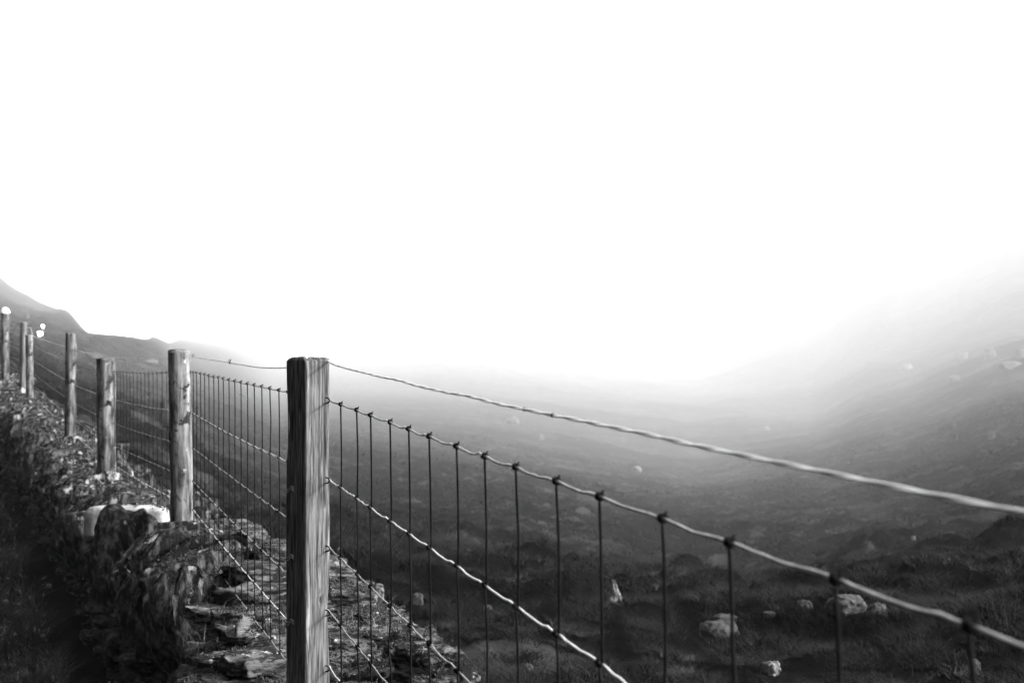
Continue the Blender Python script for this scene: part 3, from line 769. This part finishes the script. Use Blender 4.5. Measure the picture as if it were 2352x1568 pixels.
# staples on the square post and on the others
def staple(pt, parent_loc, parent, yawd):
    mb = MB(); t = np.linspace(0, math.pi, 12)
    P = np.stack([.0 * t, .006 * np.cos(t) - 0, .011 * np.sin(t)], -1)[:, [1, 2, 0]]
    P = np.stack([P[:, 1] * math.cos(yawd) - 0, P[:, 1] * math.sin(yawd), P[:, 0]], -1)
    add_tube(mb, P, .0014, 5)
    o = link('staple', mb.mesh('staple', M['rust']), parent); o.location = Vector(pt) - Vector(parent_loc)
    return o
def post_origin(p): return p.location + FL
for r in range(5):
    z = AP[1][2] + ROW[r]
    st = staple((-.385, 2.925, z), post_origin(p1), p1, 0)
    st.location = p1.rotation_euler.to_matrix().inverted() @ (Vector((-.383, 2.922, z)) - post_origin(p1)); st.rotation_euler = (0, 0, -yaw - .6)
    # tie wire wrapped round the pale face edge
    if r in (1, 2, 3):
        mb = MB(); t = np.linspace(0, 1, 14)
        for off in (0, .005):
            P = np.stack([-.034 - .001 + .0 * t, .004 + .02 * t, off + .004 * np.sin(t * 5)], -1)
            add_tube(mb, P, .0013, 5)
        o = link('tie_wire', mb.mesh('tie_wire', M['galv']), p1); o.location = (0, 0, z - .02 - (p1.location.z + FL.z))
for (p, idx) in ((p2, 2), (p3, 3), (p4, 4)):
    for r in range(5):
        z = AP[idx][2] + ROW[r]
        staple((AP[idx][0] - .012, AP[idx][1] - .004, z), post_origin(p), p, 0)

# ------------------------------------------------------------------ boulders in the field
def boulder(px, py, wpx, hpx, label, bright=False, pointed=False, group=None):
    X, Y, Z = ray_ground(px, py + hpx * .5)
    s_ = Y / F; hw, hh = wpx * s_ / 2, hpx * s_ / 2
    P, f = stone_shape((hw, hw * .8, hh * 1.25), random.uniform(0, 500), (14, 12, 9), 1.0 if pointed else .9, 2, 2.6 if not pointed else 4)
    if pointed:
        t = np.clip((P[:, 2] + hh) / (2.2 * hh), 0, 1); P[:, 0] *= 1 - .72 * t; P[:, 1] *= 1 - .6 * t
    o = link('boulder', mesh('boulder', P, f, M['bright_boulder'] if bright else M['boulder']), None, label=label, category='boulder')
    o.location = (X, Y, Z + hh * .55)
    if group: o['group'] = group
    return o
boulder(1409, 1357, 56, 52, 'pale pointed upright stone standing on the dark rise, seen through the netting', True, True)
boulder(1650, 1443, 92, 34, 'broad low stone below a smaller one, left of the stay with the long gap')
boulder(1664, 1420, 60, 20, 'small flat stone just above the broad low stone')
boulder(1766, 1408, 34, 12, 'thin sliver of stone lying between the broad low stone and the ragged one')
boulder(1848, 1392, 38, 28, 'ragged grey stone right of the thin sliver')
boulder(1945, 1385, 100, 40, 'long sloping rock behind the thick stay, its left end thin')
boulder(2013, 1403, 52, 38, 'rounded grey rock touching the right end of the long sloping rock')
boulder(1772, 1531, 44, 30, 'bright white stone on the dark slope near the bottom of the frame', True)
boulder(2236, 1524, 28, 26, 'small pale stone behind the last visible stay')
boulder(1462, 1077, 22, 12, 'small white block high on the misty slope below the top strand', True)
boulder(1761, 984, 14, 10, 'tiny white stone fading into the fog above the top strand', True)
boulder(2278, 1000, 18, 12, 'faint stone low on the misty right hillside')
boulder(2190, 868, 26, 14, 'faint grey stone beneath the right outcrop in the mist')
boulder(2272, 812, 30, 24, 'faint squarish rock of the outcrop on the far right hillside')
boulder(2318, 838, 56, 16, 'long pale ledge at the foot of the right outcrop')
boulder(2342, 808, 20, 22, 'pale rock at the right frame edge above the long ledge')
boulder(2215, 815, 20, 14, 'small pale rock left of the squarish outcrop rock')
boulder(2080, 843, 34, 16, 'very faint pale rock left of the right outcrop, almost lost in fog')
boulder(1240, 1002, 20, 16, 'pale stone in the fog left of where the top strand crosses')
boulder(960, 1372, 26, 24, 'pale stone in rough grass just beyond the netting beside the square post')
boulder(1212, 1628 - 96, 24, 18, 'small pale stone close beyond the wall at the bottom')
boulder(2145, 1437, 14, 8, 'tiny pale stone between the last two stays')
boulder(1175, 967, 30, 18, 'light patch of rock high in the fog under the top strand')
boulder(385, 935, 44, 60, 'rounded pale rock behind the second round post')
boulder(560, 905, 36, 12, 'faint flat rock above the netting left of the square post')
boulder(215, 815, 44, 14, 'flat pale rock behind the stout round post')
boulder(345, 829, 40, 10, 'thin pale ledge between the stout post and the knotted post')
boulder(60, 722, 14, 12, 'pale rock on the far left hillside')
boulder(1120, 1395, 20, 12, 'small grey stone in the dark heather near the wall')
boulder(2098, 1235, 10, 8, 'tiny stone on the open right slope under the top strand', True)
# pebbles of the verge
for (px, py, s_, lb) in ((112, 1382, 16, 'small white stone in the verge grass beside the dark wall foot'), (221, 1427, 18, 'pale stone lowest in the verge, near the wall'),
                     (13, 1420, 16, 'white pebble at the left frame edge in the grass'), (97, 1502, 12, 'pebble in the grass near the bottom left'),
                     (84, 1115, 10, 'tiny pale pebble in the dark verge by the far wall')):
    X, Y, Z = ray_ground(px, py); k_ = Y / F * s_
    P, f = stone_shape((k_ / 2, k_ / 2.4, k_ / 4), random.uniform(0, 50), (6, 5, 4), .8, 2, 3)
    o = link('pebble', mesh('pebble', P, f, M['bright_boulder']), None, label=lb, category='pebble'); o.location = (X, Y, Z + .09)
    o.rotation_euler = (0, -.3, random.uniform(0, 3))

# ------------------------------------------------------------------ far lamps and the car on the road across the plateau
def disc(r, n=20):
    v = [(0, -.02, 0)] + [(r * math.cos(a), 0, r * math.sin(a)) for a in np.linspace(0, 2 * math.pi, n, endpoint=False)]
    v += [(0, .08, 0)]
    f = [(0, 1 + (q + 1) % n, 1 + q) for q in range(n)] + [(n + 1, 1 + q, 1 + (q + 1) % n) for q in range(n)]
    return np.array(v), np.array(f)
_, dl, _ = ray_ground(97, 783); s_ = dl / F
lx = (96 - 1176) * s_; gz = float(height(lx, dl))
lamp = empty('roadside_lamp', (lx, dl, gz), label='roadside pole on the left hillside carrying two lit lamps', category='lamp')
mb = MB(); zt = (784 - 744) * s_ - gz
add_tube(mb, np.array([[0.1, .1, -.3], [0.1, .1, zt * .5], [0.1, .1, zt]]), .03, 8); link('pole', mb.mesh('pole', M['wood_dark']), lamp)
for (px, py, rr_) in ((92, 766, 8.0), (99, 749, 4.2)):
    v_, f_ = disc(rr_ * .6 * s_)
    v_ = v_ + np.array([(px - 96) * s_, -.02, (784 - py) * s_ - gz])
    link('lit_lamp', mesh('lit_lamp', v_, f_, M['lamp']), lamp)
dcar = 480.0; s_ = dcar / F; cxr = (352 - 1176) * s_; gz = float(height(cxr, dcar)); hz = (784 - 766) * s_
gz = hz - .75
car = empty('oncoming_car', (cxr, dcar, gz), label='oncoming car with both headlights lit, faint on the foggy skyline', category='car')
def loft(sections, x0, x1):
    """car side profile (y,z) swept across x"""
    P = np.array(sections); n = len(P)
    v = np.concatenate([np.c_[np.full(n, x0), P], np.c_[np.full(n, x1), P]])
    f = [(q, (q + 1) % n, n + (q + 1) % n, n + q) for q in range(n)]
    return v, np.array(f), n
prof = [(-2.1, .3), (-2.15, .7), (-1.9, .95), (-.9, 1.05), (-.2, 1.5), (1.2, 1.52), (2.0, 1.05), (2.1, .7), (2.1, .3)]
mb = MB(); v_, f_, n = loft(prof, -.88, .88); mb.add(v_, f_); mb.add(v_, np.array([(0, q, q + 1) for q in range(1, n - 1)] + [(n, n + q + 1, n + q) for q in range(1, n - 1)]))
link('body', mb.mesh('body', M['car'], False), car)
mb = MB(); mb.add(np.array([(-.75, -.86, 1.09), (.75, -.86, 1.09), (.68, -.26, 1.46), (-.68, -.26, 1.46)]) + np.array([0, -.03, .01]), np.array([(0, 1, 2, 3)]))
link('windscreen', mb.mesh('windscreen', M['glass'], False), car)
for wx in (-.82, .82):
    for wy in (-1.35, 1.35):
        mb = MB(); add_tube(mb, np.array([[wx - .09, wy, .32], [wx + .09, wy, .32]]), .32, 16); link('wheel', mb.mesh('wheel', M['rubber'], False), car)
for hx in (-.66, .66):
    v_, f_ = disc(.26); link('headlight', mesh('headlight', v_ + np.array([hx, -2.17, hz - gz]), f_, M['lamp_weak']), car)

# ------------------------------------------------------------------ the fog, one even volume round everything
zlo = float(GZ.min()) - 1.5; zhi = max(float(GZ.max()), 3) + 3
hv = np.array([(x, y, z) for x in (-5600, 5600) for y in (-5600, 5600) for z in (zlo, zhi)], float)
hf = np.array([(0, 1, 3, 2), (4, 6, 7, 5), (0, 4, 5, 1), (2, 3, 7, 6), (0, 2, 6, 4), (1, 5, 7, 3)])
hm = bpy.data.materials.new('fog'); hm.use_nodes = True; hm.node_tree.nodes.clear()
vo = hm.node_tree.nodes.new('ShaderNodeVolumePrincipled'); ou = hm.node_tree.nodes.new('ShaderNodeOutputMaterial')
vo.inputs['Color'].default_value = (.99, .99, .99, 1); vo.inputs['Density'].default_value = HAZE_DENSITY; vo.inputs['Anisotropy'].default_value = 0.0
hm.node_tree.links.new(vo.outputs[0], ou.inputs['Volume'])
link('haze', mesh('haze', hv, hf, hm, False), kind='stuff')
